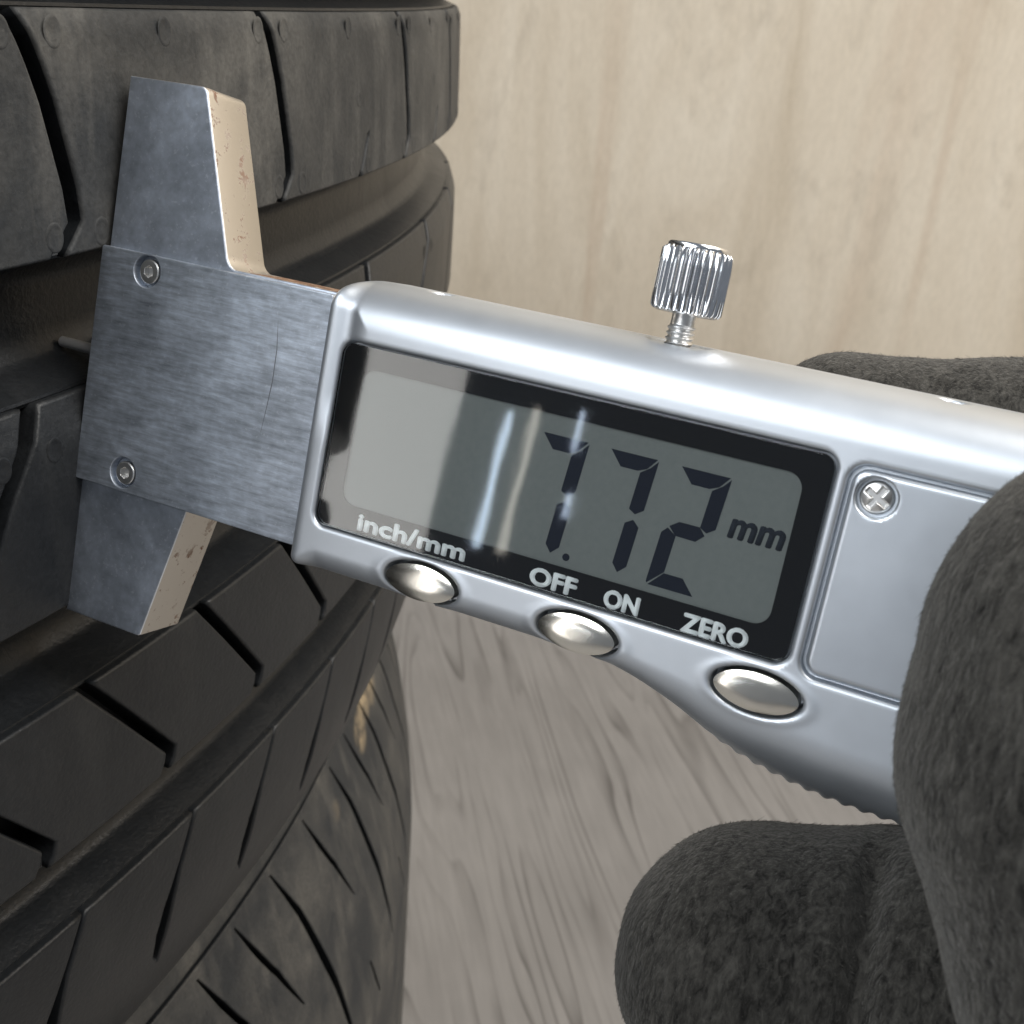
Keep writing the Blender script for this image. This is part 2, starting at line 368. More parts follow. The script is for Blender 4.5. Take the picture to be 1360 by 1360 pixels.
def tread_block(name, T, outer, holes, parent, mat, bev=.42, depth=6.2, flare=0.0, hole_depth=3.5, grid=3.0, step=1.6):
    loops = []
    for i, lp in enumerate([outer]+list(holes)):
        p = resample(lp, step); ccw = area2(p) > 0
        if (i == 0) != ccw: p = p[::-1]
        loops.append(p)
    ins = [offset(p, bev) for p in loops]
    lo, hi = ins[0].min(0), ins[0].max(0)
    gx, gz = np.meshgrid(np.arange(lo[0]+grid/2, hi[0], grid), np.arange(lo[1]+grid/2, hi[1], grid)); G = np.stack([gx.ravel(), gz.ravel()], 1)
    keep = inpoly(G, offset(ins[0], .5))
    for hp in ins[1:]: keep &= ~inpoly(G, offset(hp, .5))
    G = G[keep]
    pts = [Vector(p) for p in np.concatenate(ins+[G])]; edges = []; k = 0
    for p in ins:
        n = len(p); edges += [(k+i, k+(i+1) % n) for i in range(n)]; k += n
    vo, _, fo, _, _, _ = delaunay_2d_cdt(pts, edges, [], 0, 1e-5)
    vo = np.array([(v.x, v.y) for v in vo]); fo = [f for f in fo if len(f) == 3]
    cen = np.array([vo[list(f)].mean(0) for f in fo]); ok = inpoly(cen, ins[0])
    for hp in ins[1:]: ok &= ~inpoly(cen, hp)
    fo = [f if area2(vo[list(f)]) > 0 else f[::-1] for f, o_ in zip(fo, ok) if o_]
    P, Nn = T.pt(vo[:, 0], vo[:, 1], 0*vo[:, 0]); V = list(P); NN = list(Nn); F = [tuple(f) for f in fo]
    for li, p in enumerate(loops):
        rows = [(bev, 0.0, 1), (bev*.35, -bev*.28, .5), (0, -bev, .12)]
        if li == 0: rows += [(-flare*.15, -depth*.45, 0), (-flare, -depth, 0)]
        else: rows += [(.05, -hole_depth, 0)]
        start = []
        for inset, h, wgt in rows:
            q = offset(p, inset) if inset >= 0 else offset(p, inset, np.array([[0.25, 1.0]]))
            pp, nn = T.pt(q[:, 0], q[:, 1], 0*q[:, 0]+h)
            o2 = offset(p, -.5); a_, _n = T.pt(o2[:, 0], o2[:, 1], 0*o2[:, 0]); c_, _n = T.pt(p[:, 0], p[:, 1], 0*p[:, 0])
            side = a_-c_; side /= np.linalg.norm(side, axis=1, keepdims=True)
            nm = nn*wgt+side*(1-wgt); nm /= np.linalg.norm(nm, axis=1, keepdims=True)
            start.append(len(V)); V += list(pp); NN += list(nm)
        n = len(p)
        for r_ in range(len(rows)-1):
            a_, b_ = start[r_], start[r_+1]
            F += [(a_+(i+1) % n, a_+i, b_+i, b_+(i+1) % n) for i in range(n)]
        if li > 0:   # slit floor
            b_ = start[-1]; F.append(tuple(b_+i for i in range(n))[::-1])
    o = mesh_obj(name, V, F, mat, parent, True, NN)
    # cut faces below the rounded edge are undusted rubber, darkened to carry the sipe shade
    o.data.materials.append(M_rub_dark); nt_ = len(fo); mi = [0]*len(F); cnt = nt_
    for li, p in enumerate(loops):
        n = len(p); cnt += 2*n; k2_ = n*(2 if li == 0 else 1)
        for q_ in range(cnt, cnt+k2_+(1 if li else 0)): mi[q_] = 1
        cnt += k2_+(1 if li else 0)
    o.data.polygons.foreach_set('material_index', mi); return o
def lathe(name, prof, mat, parent, a0=0, a1=2*math.pi, n=360):
    prof = np.array(prof, float); full = abs(a1-a0-2*math.pi) < 1e-6; m = n if full else n+1
    th = a0+(a1-a0)*np.arange(m)/n; k = len(prof)
    V = np.stack([prof[None, :, 0]*np.cos(th)[:, None]-R, prof[None, :, 0]*np.sin(th)[:, None], np.broadcast_to(prof[None, :, 1], (m, k))], -1).reshape(-1, 3)*MM
    i = np.arange(n)[:, None]; j = np.arange(k-1)[None, :]; i2 = (i+1) % m
    Q = np.stack([i*k+j, i2*k+j, i2*k+j+1, i*k+j+1], -1).reshape(-1, 4)
    o = np_mesh(name, V, Q, mat, parent); o.data.set_sharp_from_angle(angle=math.radians(40)); return o
RIBS = [(36, None), (6.5, 29.0), (-30.6, -7.5), (-63.0, -42.0), (None, -74.0)]
upper = bpy.data.objects.new('tyre', None); COL.objects.link(upper)
tag(upper, 'dark dusty tyre with wide grooves and sipes, pressed by the gauge base', 'tyre', group='stacked tyres')
lower = bpy.data.objects.new('tyre', None); COL.objects.link(lower)
tag(lower, 'lower tyre with long curved shoulder slits, under the measured tyre', 'tyre', group='stacked tyres')
# carcass of the measured tyre: groove floors, sidewalls, beads
GD = 7.72
def groove(zt, zb):   # zt = lower edge of the rib above, zb = upper edge of the rib below; smooth U between thin continuous walls
    top = lambda z, d: R-float(dr1(z))-d
    pts = [(R-6.4, zt+1.0), (top(zt, 1.5), zt+.6), (top(zt, 1.15), zt+.1), (top(zt, 1.25), zt-.22)]
    w0, w1 = zt-.22, zb+.22; yt, yb = pts[-1][0], top(zb, 1.25); fl_ = R-GD-.8
    for t in np.linspace(0, 1, 33)[1:-1]:
        e = min(t, 1-t)*(w0-w1); hi_ = yt if t < .5 else yb
        k_ = max(0.0, 1-max(e-.9, 0)/3.6); q = k_*k_*(3-2*k_)**.5 if e > .9 else 1.0
        wall = max(0.0, 1-e/1.9)           # steep upper wall, then a round fillet into the floor
        pts.append((fl_+(hi_-fl_)*max(wall**.9, .36*k_*k_), w0-t*(w0-w1)))
    return pts+[(yb, zb+.22), (top(zb, 1.15), zb-.1), (top(zb, 1.5), zb-.6), (R-6.4-float(dr1(zb)), zb-1.0)]
prof = [(250, 60), (262, 80), (300, 86)]
for z in np.linspace(84, 39, 12): prof.append((R-float(dr1(z))-6.0, z))
prof += groove(36, 29)+groove(6.5, -7.5)+groove(-30.6, -42)+groove(-63, -74)
for z in np.linspace(-78, -122, 14): prof.append((R-float(dr1(z))-6.0, z))
prof += [(R-26, -123.6), (R-60, -122), (262, -112), (250, -98)]
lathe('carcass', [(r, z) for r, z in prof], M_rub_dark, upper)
lathe('sidewall_ring', [(R-40, -121), (R-27, -122.2), (R-21, -122.9), (R-18.6, -122.6), (R-17.9, -121.7), (R-17.6, -120.6), (R-20, -119)], M_rub, upper)
S0, S1 = -190.0, 330.0
def sipe1(z): return np.interp(z, [6, 7, 9.5, 13, 21, 25, 29.5], [-2.0, -1.2, 1.3, 1.0, -.7, -2.0, -4.0])
def sipe2(z): return np.interp(z, [-31, -16.6, -11.4, -7], [-11, -4.0, -.6, 1.8])
def sipe3(z): return np.interp(z, [-63.5, -62.3, -60.5, -49.5, -41.5], [14.0, 14.6, 16.0, 7.4, 1.0])
def ribrow(name, fn, zt, zb, cuts, width, extra=None, mat=M_rub_shaded):
    zs = np.linspace(zt, zb, 15)
    for i in range(len(cuts)-1):
        a, b_ = cuts[i], cuts[i+1]; wa = width(a)/2; wb = width(b_)/2
        left = [(a+float(fn(z))+wa, z) for z in zs]; right = [(b_+float(fn(z))-wb, z) for z in zs[::-1]]
        outer = left+right
        if extra: outer = extra(a, b_, outer, left, right)
        tread_block('tread_block', T1, outer, [], upper, mat)
cut1 = [-176, -131, -84, -38.5, 6.7, 46.9, 95.0, 137, 181, 226, 270, 315]
def slit_notch(a, b_, outer, left, right):
    s = a+.47*(b_-a)+1.8; zb = 6.5
    n = [(s-.45, zb), (s+.6, zb+1.2), (s+1.1, zb+2), (s+3.4, zb+5.8), (s+3.9, zb+6.0), (s+3.9, zb+5.4), (s+1.9, zb+2), (s+.7, zb)]
    return left+n+right
ribrow('rib', sipe1, 29.0, 6.5, cut1, lambda s: 1.9, slit_notch, M_rub)
cut2 = [-178, -139, -98, -59, -20+19, 38, 77, 115, 154, 194, 232, 270, 310]
cut2 = [-157, -118, -79, -40, -1.0, 37.5, 76, 115, 154, 194, 232, 270, 310]
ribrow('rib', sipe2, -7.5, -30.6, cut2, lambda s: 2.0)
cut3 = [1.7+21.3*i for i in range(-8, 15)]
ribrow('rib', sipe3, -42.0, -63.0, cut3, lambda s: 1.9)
# lower shoulder with teardrop sipes cut in from the groove
td = [(-6.5, -98.5), (-7.2, -96), (-7.0, -91), (-6.2, -86.5), (-4.4, -81.5), (-.6, -74)]
def teardrop(s):
    wd = [.2, 1.6, 2.5, 2.0, .75, .5]
    Lh = [(s+x-w_/2, z) for (x, z), w_ in zip(td, wd)]; Rh = [(s+x+w_/2, z) for (x, z), w_ in zip(td, wd)]
    return Lh[::-1]+Rh      # from groove edge down the left and back up
def shoulder(zt, zb, s0, s1, name, T, par, mat, notch=True, up=False):
    top = []
    for s in ([1.0+21.6*i for i in range(-8, 15)] if notch else []):
        if s0+12 < s < s1-12: top += teardrop(s)
    outer = [(s0, zb), (s0, zt)]+top+[(s1, zt), (s1, zb)]
    return tread_block(name, T, outer, [], par, mat, grid=3.2)
shoulder(-74.0, -120.5, S0, S1, 'shoulder', T1, upper, M_rub_shaded)
shoulder(84.0, 36.0, S0, S1, 'shoulder', T1, upper, M_rub, notch=False)
# plain ribs round the far side of the tyre (out of view)
for zt, zb in ((84, 36), (29, 6.5), (-7.5, -30.6), (-42, -63), (-74, -120.5)):
    zs = np.linspace(zt, zb, 9); pr = [(R-7.2, zt+.8)]+[(R-float(dr1(z)), z) for z in zs]+[(R-float(dr1(zb))-7.2, zb-.6)]
    lathe('far_rib', pr, M_rub, upper, S1/R-.02, 2*math.pi+S0/R+.03, 200)
# small round mould marks on the blocks
def dot_mesh(mat):
    rad = [(0, -.12), (.75, -.10), (1.0, .06), (1.18, .17), (1.32, .10), (1.42, -.05)]; n = 20; V = [(0, 0, rad[0][1])]; F = []
    for r_, h in rad[1:]: V += [(r_*math.cos(2*math.pi*i/n), r_*math.sin(2*math.pi*i/n), h) for i in range(n)]
    F += [(0, 1+i, 1+(i+1) % n) for i in range(n)]
    for k_ in range(len(rad)-2):
        a_ = 1+k_*n; F += [(a_+i, a_+n+i, a_+n+(i+1) % n, a_+(i+1) % n) for i in range(n)]
    me = bpy.data.meshes.new('mould_mark'); me.from_pydata([(x*MM, y*MM, z*MM) for x, y, z in V], [], F); me.materials.append(mat)
    me.polygons.foreach_set('use_smooth', [True]*len(F)); return me
DOT = dot_mesh(M_rub); DOTC = dot_mesh(M_rub_shaded)
def dot(T, s, z, par, sc=1.0, me=None):
    P, Nn = T.pt(s, z, .02); o = bpy.data.objects.new('mould_mark', me or DOT); COL.objects.link(o); o.parent = par
    o.matrix_local = Matrix.Translation(Vector(P)) @ Vector(Nn).to_track_quat('Z', 'Y').to_matrix().to_4x4() @ Matrix.Diagonal((sc*.85, sc*1.1, sc*.36, 1))
for i, s in enumerate(cut1[2:8]):
    nxt = cut1[i+3]
    for ds, z in ((-5.4, 26.9), (.8, 26.9), (-3.4+1.6, 8.6), (4.6, 8.3)): dot(T1, s+ds, z, upper, .95)
    mid = s+.47*(nxt-s); dot(T1, mid-2.2, 26.9, upper, .95); dot(T1, mid+1.5, 17.5, upper, .7); dot(T1, mid-1.4, 8.3, upper, .8); dot(T1, mid+5.2, 8.0, upper, .8)
for s in cut2[3:8]:
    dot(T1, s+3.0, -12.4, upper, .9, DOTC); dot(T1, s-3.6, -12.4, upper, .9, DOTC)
# lower tyre
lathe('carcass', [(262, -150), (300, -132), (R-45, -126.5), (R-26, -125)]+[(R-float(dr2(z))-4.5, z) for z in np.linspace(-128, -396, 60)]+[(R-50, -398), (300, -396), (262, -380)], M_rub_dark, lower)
lathe('sidewall_ring', [(R-24, -123.4), (R-19.4, -123.7), (R-18.0, -124.6), (R-17.3, -126.4), (R-17.1, -128.3), (R-17.6, -129.4), (R-18.6, -129.9), (R-21, -130)], M_rub_low, lower)
lines_s = [(-12+0, 1), (8, 0), (25.5, 1), (42, 0), (55.8, 0), (71.6, 1), (89.8, 0), (109.6, 1), (123.4, 0), (139.8, 1), (153.5, 0), (170, 1), (187, 0), (203, 1), (220, 0), (236, 1), (252, 0)]
holes = []
for s, lg in lines_s:
    if lg: path = [(s, -132.8), (s+6.3, -147), (s+11.5, -166), (s+16.0, -185), (s+18.4, -200)]; wd = [.4, 2.0, 2.6, 2.0, .4]
    else: path = [(s, -132.8), (s+4.0, -142), (s+8.2, -151), (s+14.5, -165)]; wd = [.35, 1.5, 1.5, .35]
    ts = np.linspace(0, len(path)-1, 13); px = np.interp(ts, range(len(path)), [p[0] for p in path]); pz = np.interp(ts, range(len(path)), [p[1] for p in path]); pw = np.interp(ts, range(len(path)), wd)
    px[1:-1] = (px[:-2]+2*px[1:-1]+px[2:])/4; px[1:-1] = (px[:-2]+2*px[1:-1]+px[2:])/4
    holes.append([(x-w_/2, z) for x, z, w_ in zip(px, pz, pw)]+[(x+w_/2, z) for x, z, w_ in zip(px[::-1], pz[::-1], pw[::-1])])
    if lg:
        t0 = s+34; holes.append([(t0-.35, -187), (t0+2.2, -195), (t0+5.4, -203), (t0+6.0, -203), (t0+3.3, -195), (t0+.35, -187)])
tread_block('shoulder', T2, [(S0, -296), (S0, -130.6), (S1, -130.6), (S1, -296)], holes, lower, M_rub_low, bev=.3, flare=.2, hole_depth=3.2, grid=3.4)
tread_block('shoulder', T2, [(S0, -390), (S0, -303), (S1, -303), (S1, -390)], [], lower, M_rub_low, grid=4)
for zt, zb in ((-130.6, -296), (-303, -390)):
    lathe('far_rib', [(R-float(dr2(zt))-5, zt)]+[(R-float(dr2(z)), z) for z in np.linspace(zt, zb, 30)]+[(R-float(dr2(zb))-5, zb)], M_rub_low, lower, S1/R-.02, 2*math.pi+S0/R+.03, 200)

# ================================================================== GAUGE (local frame, millimetres -> metres)
gauge = bpy.data.objects.new('tread_depth_gauge', None); COL.objects.link(gauge)
G4 = Matrix([list(B[i])+[0] for i in range(3)]+[[0, 0, 0, 1]]); tr = -(B @ C0)*MM; G4.translation = Vector(tr); gauge.matrix_world = G4
tag(gauge, 'silver digital tread depth gauge reading 7.72 mm, held against the tyre', 'gauge')
def part_nets(name, sdf, lo, hi, h, mat, parent=gauge):
    V, Q, N_ = surface_nets(sdf, lo, hi, h); return np_mesh(name, V*MM, Q, mat, parent, N_)
# --- housing
bx_ = np.array([20, 56, 59, 61.7, 65.4, 68.3, 70.6, 74.7, 79, 84, 95, 112]); bz_ = np.array([-15.95, -15.95, -15.98, -16.25, -17.5, -18.9, -20.3, -21.8, -22.5, -22.7, -22.5, -21.5])
_fx = np.linspace(18, 114, 960); _fb = np.interp(_fx, bx_, bz_); _fb = np.convolve(np.pad(_fb, 20, 'edge'), np.ones(41)/41, 'valid')
BTN = [(42.2, -13.85), (57.55, -14.0), (73.35, -14.15)]
def btn_d(x, z, cx, cz, ax_, az_):
    q = np.sqrt(((x-cx)/ax_)**2+((z-cz)/az_)**2+1e-9); return (q-1)*az_*np.clip(1/np.maximum(q, .3), .2, 1.0)*np.maximum(q, .3)
def housing(P):
    x, y, z = P[:, 0], P[:, 1], P[:, 2]
    zb = np.interp(x, _fx, _fb); sc = .13*np.sin((x-70)*2*math.pi/1.55)*sstep(68.5, 71.5, x)*sstep(.6, 2.0, y)
    front = -1.5-y; back = y-9.6
    side = rmax(rmax(z-11.75, 28.0-x, 3.2), (zb-z+sc)*.93, .9); side = rmax(side, x-110, 5)
    rt = 4.7; rb = 2.1+3.6*sstep(61, 77, x)
    r = np.where(z > -3, rt, rb); r = rb+(rt-rb)*sstep(-6, 1, z); r = .8+(r-.8)*sstep(28.0, 31.0, x)
    d = rmax(front, side, r); d = rmax(d, rmax(back, side, 2.0), .01)
    # raised lips round the buttons
    for cx, cz in BTN:
        e = btn_d(x, z, cx, cz, 3.85, 1.92); d = d-.07*np.exp(-((e-.28)/.30)**2)*sstep(2.5, -.5, y)
    for cx, cz in BTN:
        e = btn_d(x, z, cx, cz, 3.85, 1.92); d = smax(d, -np.maximum(e, y-1.2), .25)
    win = np.maximum(rbox2(x, z, 30.1, 75.2, -11.45, 6.05, 1.3), y+.1); d = smax(d, -win, .45)
    cov = np.maximum(rbox2(x, z, 76.15, 107, -11.75, 5.75, 1.5), y+.6); d = smax(d, -cov, .45)
    # lock screw hole and top slots
    rr = np.hypot(x-59.6, y-4.0); d = smax(d, -np.maximum(rr-1.4, 9-z), .2); d = smax(d, -np.maximum(rr-2.9, 11.5-z), .3)
    for cx in (37.0, 82.0): d = smax(d, -np.maximum(np.hypot(x-cx, y-3.4)-1.3, 11.2-z), .2)
    return d
part_nets('housing', housing, (26.5, -3.4, -25), (112, 11.2, 13.5), .25, M_body)
# --- battery cover + screw
def cover(P):
    x, y, z = P[:, 0], P[:, 1], P[:, 2]
    d = rmax(rmax(rbox2(x, z, 76.45, 106.7, -11.45, 5.45, 1.3), -1.45-y, .45), y+.62, .05)
    return smax(d, -np.maximum(np.hypot(x-78.55, z-3.45)-1.55, y-.0), .22)
cov_o = part_nets('battery_cover', cover, (75.8, -2.2, -12.5), (107.4, 0, 6.2), .22, M_cover)
def cross_screw(P):
    x, y, z = P[:, 0]-78.55, P[:, 1], P[:, 2]-3.45; r = np.hypot(x, z)
    d = rmax(r-1.32, np.hypot(np.hypot(x, z), y-1.5)-2.75, .2); d = np.maximum(d, y+.7)
    c, s = math.cos(.5), math.sin(.5); u, v = x*c-z*s, x*s+z*c
    cr_ = np.minimum(np.maximum(np.abs(u)-.95, np.abs(v)-.22), np.maximum(np.abs(v)-.95, np.abs(u)-.22))
    return smax(d, -np.maximum(cr_, y+.85), .12)
part_nets('screw', cross_screw, (77, -1.9, 1.9), (80.1, -.5, 5), .07, M_thread, cov_o)
# --- buttons
for cx, cz in BTN:
    V = []; F = []; nr, na = 14, 64
    pr = []
    for k_ in range(nr+1):
        t = k_/nr; pr.append((t, -1.78+.24*t**3.2))
    V.append((cx, -1.78, cz))
    for t, yy in pr[1:]:
        for i in range(na):
            a_ = 2*math.pi*i/na; ca, sa = math.cos(a_), math.sin(a_)
            V.append((cx+3.52*t*math.copysign(abs(ca)**1.0, ca), yy, cz+1.62*t*math.copysign(abs(sa)**1.08, sa)))
    base0 = len(V)-na; V += [(V[base0+i][0], .8, V[base0+i][2]) for i in range(na)]
    F += [(0, 1+i, 1+(i+1) % na) for i in range(na)]
    for k_ in range(nr):
        a_ = 1+k_*na; F += [(a_+i, a_+na+i, a_+na+(i+1) % na, a_+(i+1) % na) for i in range(na)]
    mesh_obj('button', [(a*MM, b_*MM, c_*MM) for a, b_, c_ in V], F, M_button, gauge, angle=50)
# --- generic flat plates in the x-z plane from curves (holes allowed)
def plate(name, loops, y0, y1, mat, parent, bev=0.0, res=2, side_mat=None):
    cu_ = bpy.data.curves.new(name, 'CURVE'); cu_.dimensions = '2D'; cu_.fill_mode = 'BOTH'
    for lp in loops:
        sp = cu_.splines.new('POLY'); sp.points.add(len(lp)-1); sp.use_cyclic_u = True
        for p, (x, z) in zip(sp.points, lp): p.co = (x, z, 0, 1)
    cu_.extrude = (y1-y0)/2-bev; cu_.bevel_depth = bev; cu_.bevel_resolution = res; cu_.offset = -bev
    tmp = bpy.data.objects.new('tmp', cu_); COL.objects.link(tmp)
    me = bpy.data.meshes.new_from_object(tmp); bpy.data.objects.remove(tmp); bpy.data.curves.remove(cu_)
    me.name = name
    for v in me.vertices: v.co = Vector((v.co.x, (y0+y1)/2-v.co.z, v.co.y))*MM
    me.materials.clear(); me.materials.append(mat); me.update()
    me.polygons.foreach_set('use_smooth', [True]*len(me.polygons)); me.set_sharp_from_angle(angle=math.radians(28))
    o = bpy.data.objects.new(name, me); COL.objects.link(o); o.parent = parent; return o
def rrect(x0, x1, z0, z1, r, n=8):
    out = []
    for cx, cz, a0 in ((x1-r, z1-r, 0), (x0+r, z1-r, 90), (x0+r, z0+r, 180), (x1-r, z0+r, 270)):
        for i in range(n+1): a_ = math.radians(a0+90*i/n); out.append((cx+r*math.cos(a_), cz+r*math.sin(a_)))
    return out
def circle(cx, cz, r, n=40): return [(cx+r*math.cos(2*math.pi*i/n), cz+r*math.sin(2*math.pi*i/n)) for i in range(n)]
disp = plate('display_bezel', [rrect(30.3, 75.0, -11.25, 5.85, 1.1), rrect(32.45, 72.95, -8.85, 3.85, 1.4)], -.95, -.85, M_black, gauge)
plate('lcd_panel', [rrect(31.2, 74.2, -10, 5, .5)], -.70, -.35, M_lcd, disp)
plate('display_glass', [rrect(30.28, 75.02, -11.27, 5.87, 1.15)], -1.42, -1.02, M_glass, disp, bev=.06)
# digits: seven segment bars (x, z) on the lcd
def segment(name, p, q, w_, parent, tri=False, mat=M_seg, c0=1, c1=1):
    p = np.array(p, float); q = np.array(q, float); d = (q-p)/np.linalg.norm(q-p); n = np.array([-d[1], d[0]])*w_/2; e = w_*.42
    lp = [p, p+d*e*c0+n, q-d*e*c1+n, q, q-d*e*c1-n, p+d*e*c0-n]
    plate(name, [[tuple(v) for v in lp]], -.735, -.70, mat, parent)
def digit(pts, kind):
    (tl, tr_, mr, br, bl, ml) = pts
    if kind == '7':
        d = bpy.data.objects.new('digit_seven', None); COL.objects.link(d); d.parent = disp
    else:
        d = bpy.data.objects.new('digit_two', None); COL.objects.link(d); d.parent = disp
    return d
def seg_poly(lp, parent): plate('segment', [lp], -.735, -.70, M_seg, parent)
def make_digit(ox, kind):
    # origin = top-left corner; slant: x shifts left by .075 per mm down
    H, W_, t, sl, gp = 10.35, 4.25, 1.27, .085, .10
    X = lambda x, z: (ox+x+sl*z, 2.15+z)      # z negative downwards
    mesh_parts = []
    par = bpy.data.objects.new('digit_seven' if kind == '7' else 'digit_two', None); COL.objects.link(par); par.parent = disp
    m = -H/2
    seg_poly([X(0, 0), X(W_-.12, 0), X(W_-t*.55-.1, -t*.75), X(W_-t-.25, -t), X(t*.95, -t)], par)                       # top
    seg_poly([X(W_, -.12), X(W_, m+.75), X(W_-t*.5, m+.28), X(W_-t, m+.62), X(W_-t, -t-.1), X(W_-t*.4, -t*.62)], par)       # upper right
    if kind == '7':
        seg_poly([X(W_, m-.75), X(W_, -H+.9), X(W_-t*.5, -H+.25), X(W_-t, -H+.95), X(W_-t, m-.62), X(W_-t*.5, m-.22)], par)
    else:
        seg_poly([X(.5, m+.1), X(t*.95, m+t/2), X(W_-t-.02, m+t/2), X(W_-t*.55, m+.02), X(W_-t-.02, m-t/2), X(t*.95, m-t/2+.05)], par)   # middle
        seg_poly([X(0, m-.55), X(.42, m-.06), X(t, m-.62), X(t, -H+t+.1), X(.1, -H+.12), X(0, -H+.25)], par)           # lower left
        seg_poly([X(.22, -H), X(t, -H+t), X(W_-t*1.05, -H+t), X(W_-.1, -H)], par)                                       # bottom
    return par
make_digit(50.75, '7'); make_digit(56.95, '7'); make_digit(63.15, '2')
plate('decimal_point', [circle(55.0, -7.95, .33, 16)], -.735, -.70, M_seg, disp)
def text(body, x, z, size, width, mat, parent, y, bold=.0, shear=0, name='lettering', heavy=((.085, .0), (-.085, .0), (0, .06), (0, -.06))):
    cu_ = bpy.data.curves.new(name, 'FONT'); cu_.body = body; cu_.size = size; cu_.offset = bold; cu_.shear = shear; cu_.extrude = .0
    cu_.resolution_u = 4
    tmp = bpy.data.objects.new('tmp', cu_); COL.objects.link(tmp)
    me = bpy.data.meshes.new_from_object(tmp); bpy.data.objects.remove(tmp); bpy.data.curves.remove(cu_)
    co = np.array([v.co[:] for v in me.vertices]); x0, x1 = co[:, 0].min(), co[:, 0].max(); sx = width/(x1-x0)
    for v in me.vertices: v.co = Vector((x+(v.co.x-x0)*sx, y, z+v.co.y))*MM
    me.materials.clear(); me.materials.append(mat); me.name = name
    bm = bmesh.new(); bm.from_mesh(me); bmesh.ops.recalc_face_normals(bm, faces=bm.faces)
    r_ = bmesh.ops.extrude_face_region(bm, geom=bm.faces[:]); bmesh.ops.translate(bm, verts=[v for v in r_['geom'] if isinstance(v, bmesh.types.BMVert)], vec=(0, -.02*MM, 0))
    bmesh.ops.recalc_face_normals(bm, faces=bm.faces)
    g0 = bm.verts[:]+bm.edges[:]+bm.faces[:]
    for q_, (dx, dz) in enumerate(heavy):      # thicken the strokes
        r2 = bmesh.ops.duplicate(bm, geom=g0); bmesh.ops.translate(bm, verts=[v for v in r2['geom'] if isinstance(v, bmesh.types.BMVert)], vec=(dx*MM, -.003*(q_+1)*MM, dz*MM))
    bm.to_mesh(me); bm.free()
    o = bpy.data.objects.new(name, me); COL.objects.link(o); o.parent = parent; return o
text('inch/mm', 34.65, -10.85, 2.15, 11.1, M_ink, disp, -.955, .03)
text('OFF', 52.25, -11.0, 2.15, 4.3, M_ink, disp, -.955, .03)
text('ON', 59.2, -11.05, 2.15, 3.05, M_ink, disp, -.955, .03)
text('ZERO', 66.15, -11.1, 2.15, 5.5, M_ink, disp, -.955, .03)
text('mm', 68.1, -2.5, 3.2, 4.45, M_segf, disp, -.705, .04, .12, 'unit_mark')
# --- steel base (T) + cover plate
def arc(cx, cz, r, a0, a1, n=6): return [(cx+r*math.cos(math.radians(a0+(a1-a0)*i/n)), cz+r*math.sin(math.radians(a0+(a1-a0)*i/n))) for i in range(n+1)]
outline = [(0, -29.5), (9.9, -29.5), (10.25, -29.3), (13.95, -14.7), (27.9, -14.1), (27.9, 9.92), (17.2, 9.92)]+arc(16.0, 11.47, 1.6, 255, 192, 5)+[(9.75, 25.3)]+arc(8.75, 25.35, .95, 15, 90, 5)+[(0, 26.3)]
base_o = plate('base', [outline], 1.0, 7.15, M_base, gauge, bev=.22, res=2)
# side walls of the base take the bright, rust-spotted edge finish
base_o.data.materials.append(M_edge); base_o.data.materials.append(M_rust); base_o.data.materials.append(metal('worn_edge_glint', (.92, .93, .95), .6, None, 0, 0, .25))  # worn right-hand bevels, whitened so the colour carries an edge glint
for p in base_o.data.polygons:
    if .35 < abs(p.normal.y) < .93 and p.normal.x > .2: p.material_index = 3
    elif abs(p.normal.y) < .5:
        c_ = p.center/MM; p.material_index = 2 if (c_.z > 8.5 and c_.x > 16.4 and p.normal.z > .5) else 1
HOLES = [(5.95, 8.0), (6.15, -12.6)]
plate_o = plate('face_plate', [rrect(0, 27.55, -14.57, 9.65, .25, 3)]+[circle(x, z, 1.62) for x, z in HOLES], 0.0, .985, M_plate, gauge, bev=.10)
for x0, z0 in HOLES:
    # counterbore cup let into the base, socket screw sitting in it
    plate('screw_seat', [circle(x0, z0, 1.60)], .93, .985, M_base, plate_o)
    def sock(P, x0=x0, z0=z0):
        x, y, z = P[:, 0]-x0-.15, P[:, 1], P[:, 2]-z0; r = np.hypot(x, z)
        d = rmax(rmax(r-1.22, .12-y, .18), y-.99, .02); hx = np.maximum(np.abs(x*.5+z*.866), np.maximum(np.abs(x*.5-z*.866), np.abs(x)))-.52
        return smax(d, -np.maximum(hx, y-.75), .06)
    part_nets('screw', sock, (x0-1.4, -.2, z0-1.6), (x0+1.7, 1.2, z0+1.6), .07, M_thread, plate_o)
ctr = [(22.0, 6.2), (22.35, 3.5), (22.4, 0.5), (22.2, -2.0), (21.9, -5.0)]; wds = [.02, .10, .13, .09, .02]
plate('scratch', [[(x-w_/2, z) for (x, z), w_ in zip(ctr, wds)]+[(x+w_/2, z) for (x, z), w_ in zip(ctr[::-1], wds[::-1])]], -.006, .02, plain('scratch_dark', (.17, .18, .20), .5, .4), plate_o)
